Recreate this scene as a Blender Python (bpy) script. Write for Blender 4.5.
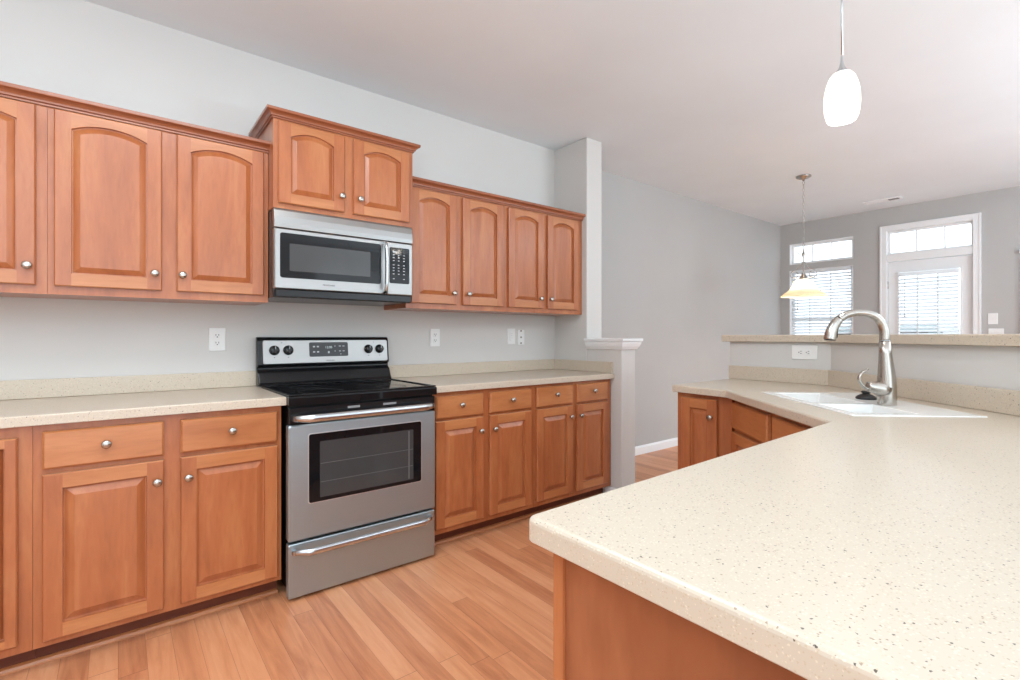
import bpy, bmesh, math, random
from mathutils import Vector, Matrix
random.seed(7)
for o in list(bpy.data.objects):
    bpy.data.objects.remove(o, do_unlink=True)
S = bpy.context.scene
C = S.collection
PI = math.pi

# ---------------------------------------------------------------- camera
YAW = math.atan(392 / 495.0)
EYE = 1.187
cd = bpy.data.cameras.new('camera')
cam = bpy.data.objects.new('camera', cd)
C.objects.link(cam)
cd.sensor_fit = 'HORIZONTAL'
cd.sensor_width = 36.0
cd.lens = 36.0 * 495 / 1020
cd.shift_y = -4.0 / 1020
cd.clip_start = 0.02
cam.location = (0, 0, EYE)
cam.rotation_euler = (PI / 2, 0, -YAW)
S.camera = cam

# ---------------------------------------------------------------- world, lamps, exposure
S.view_settings.view_transform = 'Standard'
S.view_settings.look = 'None'
S.view_settings.exposure = 0.60
S.view_settings.gamma = 1.0
S.view_settings.use_curve_mapping = False
w = bpy.data.worlds.new('daylight')
S.world = w
w.use_nodes = True
bg = w.node_tree.nodes['Background']
bg.inputs['Color'].default_value = (0.81, 0.92, 1.0, 1)
bg.inputs['Strength'].default_value = 2.0


def area(name, loc, size, power, col=(1, 1, 1), rot=(0, 0, 0)):
    l = bpy.data.lights.new(name, 'AREA')
    l.shape = 'RECTANGLE'
    l.size, l.size_y = size
    l.energy = power
    l.color = col
    o = bpy.data.objects.new(name, l)
    C.objects.link(o)
    o.location = loc
    o.rotation_euler = rot
    return o


area('kitchen_ceiling_light', (0.15, 1.35, 2.70), (1.2, 0.6), 17, (0.90, 0.96, 1.0))
area('entry_fill_light', (-1.6, 0.4, 2.70), (1.0, 1.0), 10, (0.90, 0.96, 1.0))  # unseen overhead fill, added to lift the bar wall
area('living_fill_light', (5.2, -0.8, 2.70), (1.2, 1.2), 18, (0.90, 0.96, 1.0))  # no known fixture: overhead fill added for the living area
# upward fills added out of view, like a bounced flash, to brighten the ceiling
area('kitchen_bounce_fill', (-1.2, -1.5, 1.2), (1.6, 1.6), 130, (0.65, 0.85, 1.0), (PI, 0, 0))
area('living_bounce_fill', (4.3, -2.2, 0.9), (1.6, 1.2), 115, (0.65, 0.85, 1.0), (PI, 0, 0))


# ---------------------------------------------------------------- materials
def new_mat(name):
    m = bpy.data.materials.new(name)
    m.use_nodes = True
    nt = m.node_tree
    return m, nt, nt.nodes['Principled BSDF']


def plain(name, col, rough=0.5, metal=0.0, spec=0.5, emit=None, estr=0.0, coat=0.0):
    m, nt, p = new_mat(name)
    p.inputs['Base Color'].default_value = (*col, 1)
    p.inputs['Roughness'].default_value = rough
    p.inputs['Metallic'].default_value = metal
    p.inputs['Specular IOR Level'].default_value = spec
    p.inputs['Coat Weight'].default_value = coat
    if emit:
        p.inputs['Emission Color'].default_value = (*emit, 1)
        p.inputs['Emission Strength'].default_value = estr
    return m


def N(nt, t, **kw):
    n = nt.nodes.new(t)
    for k, v in kw.items():
        setattr(n, k, v)
    return n


def ramp(nt, stops):
    r = N(nt, 'ShaderNodeValToRGB')
    el = r.color_ramp.elements
    while len(el) < len(stops):
        el.new(0.5)
    for e, (p, c) in zip(el, stops):
        e.position = p
        e.color = (*c, 1)
    return r


def paint(name, col, bump=0.04):
    m, nt, p = new_mat(name)
    tc = N(nt, 'ShaderNodeTexCoord')
    n1 = N(nt, 'ShaderNodeTexNoise')
    n1.inputs['Scale'].default_value = 1.3
    n1.inputs['Detail'].default_value = 3
    nt.links.new(tc.outputs['Object'], n1.inputs['Vector'])
    r = ramp(nt, [(0.3, tuple(c * 0.97 for c in col)), (0.7, tuple(min(1, c * 1.02) for c in col))])
    nt.links.new(n1.outputs['Fac'], r.inputs['Fac'])
    nt.links.new(r.outputs['Color'], p.inputs['Base Color'])
    n2 = N(nt, 'ShaderNodeTexNoise')
    n2.inputs['Scale'].default_value = 260
    nt.links.new(tc.outputs['Object'], n2.inputs['Vector'])
    b = N(nt, 'ShaderNodeBump')
    b.inputs['Strength'].default_value = bump
    b.inputs['Distance'].default_value = 0.002
    nt.links.new(n2.outputs['Fac'], b.inputs['Height'])
    nt.links.new(b.outputs['Normal'], p.inputs['Normal'])
    p.inputs['Roughness'].default_value = 0.6
    p.inputs['Specular IOR Level'].default_value = 0.25
    return m


def wood(name, stretch, dark, mid, light, rough=0.32, coat=0.5):
    """cabinet wood; stretch = per-axis frequency of the grain (small along the grain)"""
    m, nt, p = new_mat(name)
    tc = N(nt, 'ShaderNodeTexCoord')
    oi = N(nt, 'ShaderNodeObjectInfo')
    ad = N(nt, 'ShaderNodeVectorMath', operation='ADD')
    sc = N(nt, 'ShaderNodeVectorMath', operation='SCALE')
    sc.inputs['Scale'].default_value = 37.0
    cx = N(nt, 'ShaderNodeCombineXYZ')
    for i in range(3):
        nt.links.new(oi.outputs['Random'], cx.inputs[i])
    nt.links.new(cx.outputs[0], sc.inputs[0])
    nt.links.new(tc.outputs['Object'], ad.inputs[0])
    nt.links.new(sc.outputs[0], ad.inputs[1])
    mp = N(nt, 'ShaderNodeMapping')
    mp.inputs['Scale'].default_value = stretch
    nt.links.new(ad.outputs[0], mp.inputs['Vector'])
    n1 = N(nt, 'ShaderNodeTexNoise')
    n1.inputs['Scale'].default_value = 1.0
    n1.inputs['Detail'].default_value = 5
    n1.inputs['Roughness'].default_value = 0.6
    n1.inputs['Distortion'].default_value = 0.6
    nt.links.new(mp.outputs[0], n1.inputs['Vector'])
    r = ramp(nt, [(0.22, dark), (0.5, mid), (0.75, light)])
    nt.links.new(n1.outputs['Fac'], r.inputs['Fac'])
    # fine pores
    mp2 = N(nt, 'ShaderNodeMapping')
    mp2.inputs['Scale'].default_value = tuple(s * 9 for s in stretch)
    nt.links.new(ad.outputs[0], mp2.inputs['Vector'])
    n2 = N(nt, 'ShaderNodeTexNoise')
    n2.inputs['Scale'].default_value = 1.0
    n2.inputs['Detail'].default_value = 2
    nt.links.new(mp2.outputs[0], n2.inputs['Vector'])
    r2 = ramp(nt, [(0.3, (0.86, 0.83, 0.80)), (0.55, (1, 1, 1))])
    nt.links.new(n2.outputs['Fac'], r2.inputs['Fac'])
    mx = N(nt, 'ShaderNodeMix', data_type='RGBA', blend_type='MULTIPLY')
    mx.inputs['Factor'].default_value = 0.55
    nt.links.new(r.outputs['Color'], mx.inputs['A'])
    nt.links.new(r2.outputs['Color'], mx.inputs['B'])
    nt.links.new(mx.outputs['Result'], p.inputs['Base Color'])
    p.inputs['Roughness'].default_value = rough
    p.inputs['Specular IOR Level'].default_value = 0.4
    p.inputs['Coat Weight'].default_value = coat
    p.inputs['Coat Roughness'].default_value = 0.22
    return m


CD, CM, CL = (0.32, 0.094, 0.032), (0.44, 0.138, 0.048), (0.52, 0.200, 0.074)
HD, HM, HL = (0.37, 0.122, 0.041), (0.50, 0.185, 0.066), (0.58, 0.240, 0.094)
wood_v = wood('maple_upright_grain', (9, 9, 1.5), CD, CM, CL)
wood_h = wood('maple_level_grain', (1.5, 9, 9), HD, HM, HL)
wood_p = wood('end_panel_veneer', (9, 5, 1.3), (0.22, 0.065, 0.026), (0.33, 0.108, 0.043), (0.42, 0.15, 0.063), 0.4, 0.1)
crown_wood = wood('crown_level_grain', (1.6, 15, 15), (0.25, 0.07, 0.028), (0.31, 0.095, 0.04), (0.37, 0.125, 0.053))
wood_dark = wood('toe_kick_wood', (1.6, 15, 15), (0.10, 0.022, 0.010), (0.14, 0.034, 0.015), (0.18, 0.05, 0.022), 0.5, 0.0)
wood_in = plain('cabinet_shadow_side', (0.16, 0.05, 0.025), 0.5)


def counter_mat():
    m, nt, p = new_mat('speckled_solid_surface')
    tc = N(nt, 'ShaderNodeTexCoord')
    base = (0.60, 0.510, 0.405)
    cur = None

    def specks(scale, thr, prob, col, prev, seed):
        mp = N(nt, 'ShaderNodeMapping')
        mp.inputs['Location'].default_value = (seed, seed * 1.7, seed * 0.6)
        nt.links.new(tc.outputs['Object'], mp.inputs['Vector'])
        # jitter so the chips are not round
        nz = N(nt, 'ShaderNodeTexNoise')
        nz.inputs['Scale'].default_value = scale * 1.6
        nt.links.new(mp.outputs[0], nz.inputs['Vector'])
        sc = N(nt, 'ShaderNodeVectorMath', operation='SCALE')
        sc.inputs['Scale'].default_value = 0.9 / scale
        nt.links.new(nz.outputs['Color'], sc.inputs[0])
        ad = N(nt, 'ShaderNodeVectorMath', operation='ADD')
        nt.links.new(mp.outputs[0], ad.inputs[0])
        nt.links.new(sc.outputs[0], ad.inputs[1])
        v = N(nt, 'ShaderNodeTexVoronoi')
        v.inputs['Scale'].default_value = scale
        nt.links.new(ad.outputs[0], v.inputs['Vector'])
        sep = N(nt, 'ShaderNodeSeparateColor')
        nt.links.new(v.outputs['Color'], sep.inputs[0])
        g = N(nt, 'ShaderNodeMath', operation='LESS_THAN')
        g.inputs[1].default_value = prob
        nt.links.new(sep.outputs[0], g.inputs[0])
        d = N(nt, 'ShaderNodeMapRange')
        d.inputs['From Min'].default_value = thr
        d.inputs['From Max'].default_value = thr * 0.75
        nt.links.new(v.outputs['Distance'], d.inputs['Value'])
        mu = N(nt, 'ShaderNodeMath', operation='MULTIPLY')
        nt.links.new(g.outputs[0], mu.inputs[0])
        nt.links.new(d.outputs[0], mu.inputs[1])
        mx = N(nt, 'ShaderNodeMix', data_type='RGBA')
        nt.links.new(mu.outputs[0], mx.inputs['Factor'])
        if prev is None:
            mx.inputs['A'].default_value = (*base, 1)
        else:
            nt.links.new(prev, mx.inputs['A'])
        mx.inputs['B'].default_value = (*col, 1)
        return mx.outputs['Result']

    cur = specks(300, 0.42, 0.26, (0.71, 0.62, 0.49), cur, 3.1)
    cur = specks(330, 0.40, 0.20, (0.55, 0.44, 0.31), cur, 7.7)
    cur = specks(230, 0.34, 0.15, (0.36, 0.26, 0.18), cur, 1.3)
    cur = specks(165, 0.26, 0.10, (0.10, 0.075, 0.055), cur, 9.4)
    nt.links.new(cur, p.inputs['Base Color'])
    p.inputs['Roughness'].default_value = 0.28
    p.inputs['Specular IOR Level'].default_value = 0.45
    return m


stone = counter_mat()


def floor_mat():
    m, nt, p = new_mat('plank_floor')
    tc = N(nt, 'ShaderNodeTexCoord')
    sx = N(nt, 'ShaderNodeSeparateXYZ')
    nt.links.new(tc.outputs['Object'], sx.inputs[0])

    def M(op, a, b=None):
        n = N(nt, 'ShaderNodeMath', operation=op)
        for i, v in enumerate((a, b)):
            if v is None:
                continue
            if isinstance(v, (int, float)):
                n.inputs[i].default_value = v
            else:
                nt.links.new(v, n.inputs[i])
        return n.outputs[0]
    W, L = 0.083, 1.25
    rx = M('DIVIDE', sx.outputs[0], W)
    row = M('FLOOR', rx)
    wn = N(nt, 'ShaderNodeTexWhiteNoise', noise_dimensions='1D')
    nt.links.new(row, wn.inputs['W'])
    ry = M('ADD', M('DIVIDE', sx.outputs[1], L), M('MULTIPLY', wn.outputs['Value'], 7.3))
    seg = M('FLOOR', ry)
    cb = N(nt, 'ShaderNodeCombineXYZ')
    nt.links.new(row, cb.inputs[0])
    nt.links.new(seg, cb.inputs[1])
    w2 = N(nt, 'ShaderNodeTexWhiteNoise', noise_dimensions='2D')
    nt.links.new(cb.outputs[0], w2.inputs['Vector'])
    # grain along Y, shifted per plank
    off = N(nt, 'ShaderNodeVectorMath', operation='SCALE')
    off.inputs['Scale'].default_value = 9.0
    nt.links.new(w2.outputs['Color'], off.inputs[0])
    ad = N(nt, 'ShaderNodeVectorMath', operation='ADD')
    nt.links.new(tc.outputs['Object'], ad.inputs[0])
    nt.links.new(off.outputs[0], ad.inputs[1])
    mp = N(nt, 'ShaderNodeMapping')
    mp.inputs['Scale'].default_value = (26, 2.2, 1)
    nt.links.new(ad.outputs[0], mp.inputs['Vector'])
    n1 = N(nt, 'ShaderNodeTexNoise')
    n1.inputs['Scale'].default_value = 1.0
    n1.inputs['Detail'].default_value = 6
    n1.inputs['Roughness'].default_value = 0.62
    n1.inputs['Distortion'].default_value = 0.9
    nt.links.new(mp.outputs[0], n1.inputs['Vector'])
    mixf = M('ADD', M('MULTIPLY', n1.outputs['Fac'], 0.72), M('MULTIPLY', w2.outputs['Value'], 0.28))
    r = ramp(nt, [(0.25, (0.46, 0.165, 0.075)), (0.5, (0.66, 0.28, 0.132)), (0.74, (0.76, 0.37, 0.195))])
    nt.links.new(mixf, r.inputs['Fac'])
    # seams
    fx = M('FRACT', rx)
    fy = M('FRACT', ry)
    e = M('MAXIMUM', M('LESS_THAN', fx, 0.016), M('LESS_THAN', fy, 0.002))
    mx = N(nt, 'ShaderNodeMix', data_type='RGBA')
    nt.links.new(M('MULTIPLY', e, 0.55), mx.inputs['Factor'])
    nt.links.new(r.outputs['Color'], mx.inputs['A'])
    mx.inputs['B'].default_value = (0.16, 0.05, 0.025, 1)
    nt.links.new(mx.outputs['Result'], p.inputs['Base Color'])
    p.inputs['Roughness'].default_value = 0.33
    p.inputs['Specular IOR Level'].default_value = 0.4
    return m


m_floor = floor_mat()
m_wall = paint('kitchen_wall_paint', (0.655, 0.63, 0.60))
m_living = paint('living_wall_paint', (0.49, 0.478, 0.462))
m_ceil = paint('ceiling_paint', (0.80, 0.84, 0.86))
m_trim = plain('white_trim_paint', (0.86, 0.86, 0.86), 0.4)


def steel_mat(name, col, rough, stretch):
    m, nt, p = new_mat(name)
    tc = N(nt, 'ShaderNodeTexCoord')
    mp = N(nt, 'ShaderNodeMapping')
    mp.inputs['Scale'].default_value = stretch
    nt.links.new(tc.outputs['Object'], mp.inputs['Vector'])
    n = N(nt, 'ShaderNodeTexNoise')
    n.inputs['Scale'].default_value = 1
    n.inputs['Detail'].default_value = 2
    nt.links.new(mp.outputs[0], n.inputs['Vector'])
    r = ramp(nt, [(0.2, (rough * 0.92,) * 3), (0.8, (rough * 1.08,) * 3)])
    nt.links.new(n.outputs['Fac'], r.inputs['Fac'])
    nt.links.new(r.outputs['Color'], p.inputs['Roughness'])
    p.inputs['Base Color'].default_value = (*col, 1)
    p.inputs['Metallic'].default_value = 1.0
    return m


steel = steel_mat('brushed_stainless', (0.41, 0.405, 0.395), 0.38, (1.5, 160, 160))
range_steel = steel_mat('brushed_range_stainless', (0.45, 0.54, 0.58), 0.46, (1.5, 160, 160))
steel_pol = steel_mat('satin_stainless_bar', (0.56, 0.60, 0.62), 0.25, (1.5, 60, 60))
nickel = steel_mat('satin_nickel', (0.47, 0.44, 0.40), 0.27, (6, 6, 6))
black = plain('black_enamel', (0.009, 0.009, 0.010), 0.22, spec=0.4)
black_glass = plain('black_glass', (0.008, 0.008, 0.009), 0.06, spec=0.3)
mesh_glass = plain('screened_window_glass', (0.055, 0.055, 0.055), 0.12, spec=0.5)
dark_grey = plain('dark_grey_plastic', (0.045, 0.045, 0.047), 0.35)
rubber = plain('black_rubber', (0.012, 0.012, 0.012), 0.45)
white_pl = plain('white_plastic', (0.84, 0.83, 0.81), 0.35)
slot_m = plain('outlet_slot', (0.05, 0.045, 0.04), 0.6)
mark_m = plain('pale_printed_mark', (0.55, 0.56, 0.57), 0.5)
ink = plain('dark_printed_mark', (0.05, 0.05, 0.05), 0.5)
sink_m = plain('white_sink_enamel', (0.88, 0.87, 0.84), 0.18, spec=0.5)
chrome_line = plain('pale_outline', (0.75, 0.75, 0.75), 0.3, metal=0.6)
display_m = plain('lit_clock_digits', (0.4, 0.45, 0.45), 0.5, emit=(0.7, 0.85, 0.85), estr=0.25)
ring_m = plain('burner_mark', (0.06, 0.06, 0.062), 0.18)


def glass_mat():
    m = bpy.data.materials.new('window_glass')
    m.use_nodes = True
    nt = m.node_tree
    nt.nodes.remove(nt.nodes['Principled BSDF'])
    t = N(nt, 'ShaderNodeBsdfTransparent')
    g = N(nt, 'ShaderNodeBsdfGlossy')
    g.inputs['Roughness'].default_value = 0.02
    mx = N(nt, 'ShaderNodeMixShader')
    mx.inputs[0].default_value = 0.06
    nt.links.new(t.outputs[0], mx.inputs[1])
    nt.links.new(g.outputs[0], mx.inputs[2])
    nt.links.new(mx.outputs[0], nt.nodes['Material Output'].inputs['Surface'])
    return m


glass = glass_mat()


def shade_mat(name, col, tr, estr):
    m = bpy.data.materials.new(name)
    m.use_nodes = True
    nt = m.node_tree
    nt.nodes.remove(nt.nodes['Principled BSDF'])
    d = N(nt, 'ShaderNodeBsdfDiffuse')
    d.inputs['Color'].default_value = (*col, 1)
    t = N(nt, 'ShaderNodeBsdfTranslucent')
    t.inputs['Color'].default_value = (*tr, 1)
    mx = N(nt, 'ShaderNodeMixShader')
    mx.inputs[0].default_value = 0.5
    nt.links.new(d.outputs[0], mx.inputs[1])
    nt.links.new(t.outputs[0], mx.inputs[2])
    out = mx.outputs[0]
    if estr:
        e = N(nt, 'ShaderNodeEmission')
        e.inputs['Color'].default_value = (1, 0.97, 0.92, 1)
        e.inputs['Strength'].default_value = estr
        a = N(nt, 'ShaderNodeAddShader')
        nt.links.new(out, a.inputs[0])
        nt.links.new(e.outputs[0], a.inputs[1])
        out = a.outputs[0]
    nt.links.new(out, nt.nodes['Material Output'].inputs['Surface'])
    return m


shade_white = shade_mat('lit_milk_glass', (0.85, 0.84, 0.82), (0.9, 0.88, 0.85), 0.30)
shade_cream = shade_mat('lit_cream_glass', (0.84, 0.73, 0.57), (0.95, 0.85, 0.69), 0.0)

blind_m = shade_mat('white_vinyl_slat', (0.93, 0.94, 0.95), (0.95, 0.96, 0.97), 0.0)

# ---------------------------------------------------------------- mesh helpers


def B():
    return bmesh.new()


def bx(bm, x0, x1, y0, y1, z0, z1, mi=0, M=None):
    vs = [bm.verts.new((x, y, z)) for x in (x0, x1) for y in (y0, y1) for z in (z0, z1)]
    if M is not None:
        for v in vs:
            v.co = M @ v.co
    for q in ((0, 1, 3, 2), (4, 6, 7, 5), (0, 4, 5, 1), (2, 3, 7, 6), (0, 2, 6, 4), (1, 5, 7, 3)):
        f = bm.faces.new([vs[i] for i in q])
        f.material_index = mi
    return vs


def tube(bm, pts, radii, n=14, mi=0, caps=True, squash=None):
    """a swept round tube with a radius per point"""
    pts = [Vector(p) for p in pts]
    if isinstance(radii, (int, float)):
        radii = [radii] * len(pts)
    rings = []
    prev = None
    for i, p in enumerate(pts):
        a = pts[max(i - 1, 0)]
        b = pts[min(i + 1, len(pts) - 1)]
        t = (b - a).normalized()
        if prev is None:
            u = t.orthogonal().normalized()
            if abs(t.z) < 0.9:
                u = (Vector((0, 0, 1)) - t * t.z).normalized()
        else:
            u = (prev - t * prev.dot(t)).normalized()
        prev = u
        v = t.cross(u)
        su, sv = squash if squash else (1, 1)
        rings.append([bm.verts.new(p + (u * math.cos(2 * PI * k / n) * su + v * math.sin(2 * PI * k / n) * sv) * radii[i]) for k in range(n)])
    for a, b in zip(rings, rings[1:]):
        for k in range(n):
            f = bm.faces.new((a[k], a[(k + 1) % n], b[(k + 1) % n], b[k]))
            f.material_index = mi
            f.smooth = True
    if caps:
        for r, rev in ((rings[0], True), (rings[-1], False)):
            f = bm.faces.new(list(reversed(r)) if rev else r)
            f.material_index = mi
    return rings


def lathe(bm, prof, n=24, M=None, mi=0, smooth=True):
    """prof: list of (r, z); spun about Z then moved by M"""
    rings = []
    for r, z in prof:
        if r < 1e-6:
            rings.append([bm.verts.new((0, 0, z))])
        else:
            rings.append([bm.verts.new((r * math.cos(2 * PI * k / n), r * math.sin(2 * PI * k / n), z)) for k in range(n)])
    for a, b in zip(rings, rings[1:]):
        for k in range(n):
            k2 = (k + 1) % n
            if len(a) == 1 and len(b) == 1:
                continue
            if len(a) == 1:
                f = bm.faces.new((a[0], b[k2], b[k]))
            elif len(b) == 1:
                f = bm.faces.new((a[k], a[k2], b[0]))
            else:
                f = bm.faces.new((a[k], a[k2], b[k2], b[k]))
            f.smooth = smooth
            f.material_index = mi
    if M is not None:
        for r in rings:
            for v in r:
                v.co = M @ v.co


def prism_x(bm, prof, x0, x1, mi=0):
    """closed profile of (y, z) extruded along X"""
    a = [bm.verts.new((x0, y, z)) for y, z in prof]
    b = [bm.verts.new((x1, y, z)) for y, z in prof]
    n = len(prof)
    for i in range(n):
        f = bm.faces.new((a[i], a[(i + 1) % n], b[(i + 1) % n], b[i]))
        f.material_index = mi
    for r in (a, list(reversed(b))):
        f = bm.faces.new(r)
        f.material_index = mi


def rrect(x0, x1, z0, z1, r, n=5):
    out = []
    for cx, cz, a0 in ((x1 - r, z1 - r, 0), (x0 + r, z1 - r, PI / 2), (x0 + r, z0 + r, PI), (x1 - r, z0 + r, 1.5 * PI)):
        for k in range(n + 1):
            a = a0 + PI / 2 * k / n
            out.append((cx + r * math.cos(a), cz + r * math.sin(a)))
    return out


def plate(bm, outline, y0, y1, M=None, mi=0, bev=0.0):
    """outline of (x, z), front at y0 (towards -Y), back at y1"""
    n = len(outline)
    cx = sum(p[0] for p in outline) / n
    cz = sum(p[1] for p in outline) / n

    def ring(y, ins):
        r = []
        for (x, z) in outline:
            dx, dz = cx - x, cz - z
            x2 = x + (math.copysign(min(ins, abs(dx)), dx))
            z2 = z + (math.copysign(min(ins, abs(dz)), dz))
            v = Vector((x2, y, z2))
            r.append(bm.verts.new(M @ v if M is not None else v))
        return r
    rings = [ring(y1, 0)]
    if bev:
        rings += [ring(y0 + bev, 0), ring(y0, bev)]
    else:
        rings += [ring(y0, 0)]
    for a, b in zip(rings, rings[1:]):
        for i in range(n):
            f = bm.faces.new((a[i], a[(i + 1) % n], b[(i + 1) % n], b[i]))
            f.material_index = mi
    f = bm.faces.new(rings[-1]); f.material_index = mi
    f = bm.faces.new(list(reversed(rings[0]))); f.material_index = mi


def link(name, bm, mats, parent=None, bevel=0.0, segs=2, recenter=True, smooth=False):
    """ONE mesh object; vertices are given in the parent's own frame"""
    if not isinstance(mats, (list, tuple)):
        mats = [mats]
    bmesh.ops.recalc_face_normals(bm, faces=bm.faces)
    xs = [v.co.x for v in bm.verts]; ys = [v.co.y for v in bm.verts]; zs = [v.co.z for v in bm.verts]
    o = Vector(((min(xs) + max(xs)) / 2, (min(ys) + max(ys)) / 2, min(zs))) if recenter else Vector((0, 0, 0))
    for v in bm.verts:
        v.co -= o
    if smooth:
        for f in bm.faces:
            f.smooth = True
    me = bpy.data.meshes.new(name)
    bm.to_mesh(me)
    bm.free()
    for m in mats:
        me.materials.append(m)
    ob = bpy.data.objects.new(name, me)
    C.objects.link(ob)
    ob.location = o
    if parent is not None:
        ob.parent = parent
        # parents that are meshes carry their own offset
        if parent.type == 'MESH':
            ob.location = o - Vector(parent.get('_o', (0, 0, 0)))
    ob['_o'] = tuple(o)
    if bevel:
        md = ob.modifiers.new('bevel', 'BEVEL')
        md.width = bevel
        md.segments = segs
        md.limit_method = 'ANGLE'
        md.angle_limit = math.radians(40)
    return ob


def tag(o, label, cat, group=None):
    o['label'] = label
    o['category'] = cat
    if group:
        o['group'] = group
    return o


def thing(name, label, cat, loc=(0, 0, 0), rot=0.0, group=None):
    o = bpy.data.objects.new(name, None)
    o.empty_display_size = 0.1
    C.objects.link(o)
    o.location = loc
    o.rotation_euler = (0, 0, rot)
    return tag(o, label, cat, group)


def struct(name, bm, m, **kw):
    o = link(name, bm, m, recenter=False, **kw)
    o['kind'] = 'structure'
    return o


def text_mesh(name, body, height, M, mat, parent, depth=0.0004):
    """lettering lying in the local XZ plane, read from -Y"""
    cu = bpy.data.curves.new(name, 'FONT')
    cu.body = body
    cu.size = height / 0.7
    cu.align_x = 'CENTER'
    cu.align_y = 'CENTER'
    cu.extrude = depth
    tmp = bpy.data.objects.new(name + '_source', cu)
    C.objects.link(tmp)
    dg = bpy.context.evaluated_depsgraph_get()
    me = bpy.data.meshes.new_from_object(tmp.evaluated_get(dg))
    bpy.data.objects.remove(tmp, do_unlink=True)
    bpy.data.curves.remove(cu)
    bm = B()
    bm.from_mesh(me)
    bpy.data.meshes.remove(me)
    R = Matrix.Rotation(PI / 2, 4, 'X')
    for v in bm.verts:
        v.co = M @ (R @ v.co)
    return link(name, bm, mat, parent)


def inset_poly(pts, d):
    """offset a CCW polygon inwards by d"""
    n = len(pts)
    out = []
    for i in range(n):
        p0, p1, p2 = Vector(pts[i - 1]), Vector(pts[i]), Vector(pts[(i + 1) % n])
        e1 = (p1 - p0).normalized(); e2 = (p2 - p1).normalized()
        n1 = Vector((-e1.y, e1.x)); n2 = Vector((-e2.y, e2.x))
        b = n1 + n2
        b = b / max(b.length_squared, 1e-6) * 2
        out.append(tuple(p1 + b * d))
    return out


def round_poly(pts, rad, n=5):
    """round listed corners: rad = {index: radius}"""
    out = []
    m = len(pts)
    for i, p in enumerate(pts):
        r = rad.get(i, 0)
        if r <= 0:
            out.append(tuple(p)); continue
        p0, p1, p2 = Vector(pts[i - 1]), Vector(p), Vector(pts[(i + 1) % m])
        a = (p0 - p1).normalized(); b = (p2 - p1).normalized()
        s, e = p1 + a * r, p1 + b * r
        for k in range(n + 1):
            t = k / n
            q = s * (1 - t) ** 2 + p1 * 2 * t * (1 - t) + e * t * t
            out.append(tuple(q))
    return out


def slab(bm, outer, z0, z1, r=0.006, hole=None, steps=4):
    """a CCW outline as a slab with an eased top edge, with an optional hole"""
    loops = [[bm.verts.new((*p, z0)) for p in inset_poly(outer, 0.002)],
             [bm.verts.new((*p, z0 + 0.002)) for p in outer]]
    for k in range(steps + 1):
        a = PI / 2 * k / steps
        q = inset_poly(outer, r * (1 - math.cos(a))) if k else outer
        loops.append([bm.verts.new((*p, z1 - r + r * math.sin(a))) for p in q])
    n = len(outer)
    for a, b in zip(loops, loops[1:]):
        for i in range(n):
            f = bm.faces.new((a[i], a[(i + 1) % n], b[(i + 1) % n], b[i]))
    ht = hb = None
    if hole:
        ht = [bm.verts.new((*p, z1)) for p in hole]
        hb = [bm.verts.new((*p, z0)) for p in hole]
        for i in range(len(hole)):
            bm.faces.new((ht[i], ht[(i + 1) % len(hole)], hb[(i + 1) % len(hole)], hb[i]))

    def fill(loop, h):
        es = []
        for L in ([loop, h] if h else [loop]):
            for i in range(len(L)):
                e = bm.edges.get((L[i], L[(i + 1) % len(L)]))
                es.append(e or bm.edges.new((L[i], L[(i + 1) % len(L)])))
        bmesh.ops.triangle_fill(bm, edges=es, use_beauty=True)
    fill(loops[-1], ht)
    fill(loops[0], hb)


def sweep_profile(bm, path, prof):
    """path: plan points; prof: (out, z) with out to the right-hand side of travel; mitred corners"""
    n = len(path)
    rings = []
    for i in range(n):
        p = Vector(path[i])
        dirs = []
        if i > 0:
            dirs.append((p - Vector(path[i - 1])).normalized())
        if i < n - 1:
            dirs.append((Vector(path[i + 1]) - p).normalized())
        ns = [Vector((d.y, -d.x)) for d in dirs]
        b = ns[0] if len(ns) == 1 else (ns[0] + ns[1]) / max((ns[0] + ns[1]).length_squared, 1e-6) * 2
        rings.append([bm.verts.new((p.x + b.x * o, p.y + b.y * o, z)) for o, z in prof])
    m = len(prof)
    for a, b in zip(rings, rings[1:]):
        for k in range(m):
            bm.faces.new((a[k], a[(k + 1) % m], b[(k + 1) % m], b[k]))
    bm.faces.new(rings[0])
    bm.faces.new(list(reversed(rings[-1])))


def crown_prof(z0, h, p):
    return [(0, z0), (p * .22, z0), (p * .22, z0 + h * .16), (p * .40, z0 + h * .20), (p * .42, z0 + h * .36), (p * .55, z0 + h * .50),
            (p * .78, z0 + h * .62), (p * .95, z0 + h * .66), (p, z0 + h * .72), (p, z0 + h), (0, z0 + h)]


# ---------------------------------------------------------------- setting
ZC = 2.73
XK = 2.848            # kitchen face of the wall stub
XF = 7.276            # far wall
bm = B(); bx(bm, -2.6, XF + .02, -3.4, 3.3, -0.06, 0)
struct('floor', bm, m_floor)
bm = B(); bx(bm, -2.6, XF + .2, -3.4, 3.3, ZC, ZC + .08)
struct('ceiling', bm, m_ceil)
bm = B(); bx(bm, -2.6, XK + .001, 3.0, 3.3, 0, ZC)
struct('wall_kitchen', bm, m_wall)
# partition stub at the end of the counter run: full height at the wall, then a capped half wall
bm = B(); bx(bm, XK, 3.022, 2.636, 3.3, 0, ZC); bx(bm, XK, 3.006, 2.298, 2.637, 0, 1.10)
struct('wall_partition', bm, m_wall, bevel=0.008, segs=3)
bm = B(); bx(bm, 3.021, XF + .02, 3.085, 3.3, 0, ZC)
struct('wall_living', bm, m_living)

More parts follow.
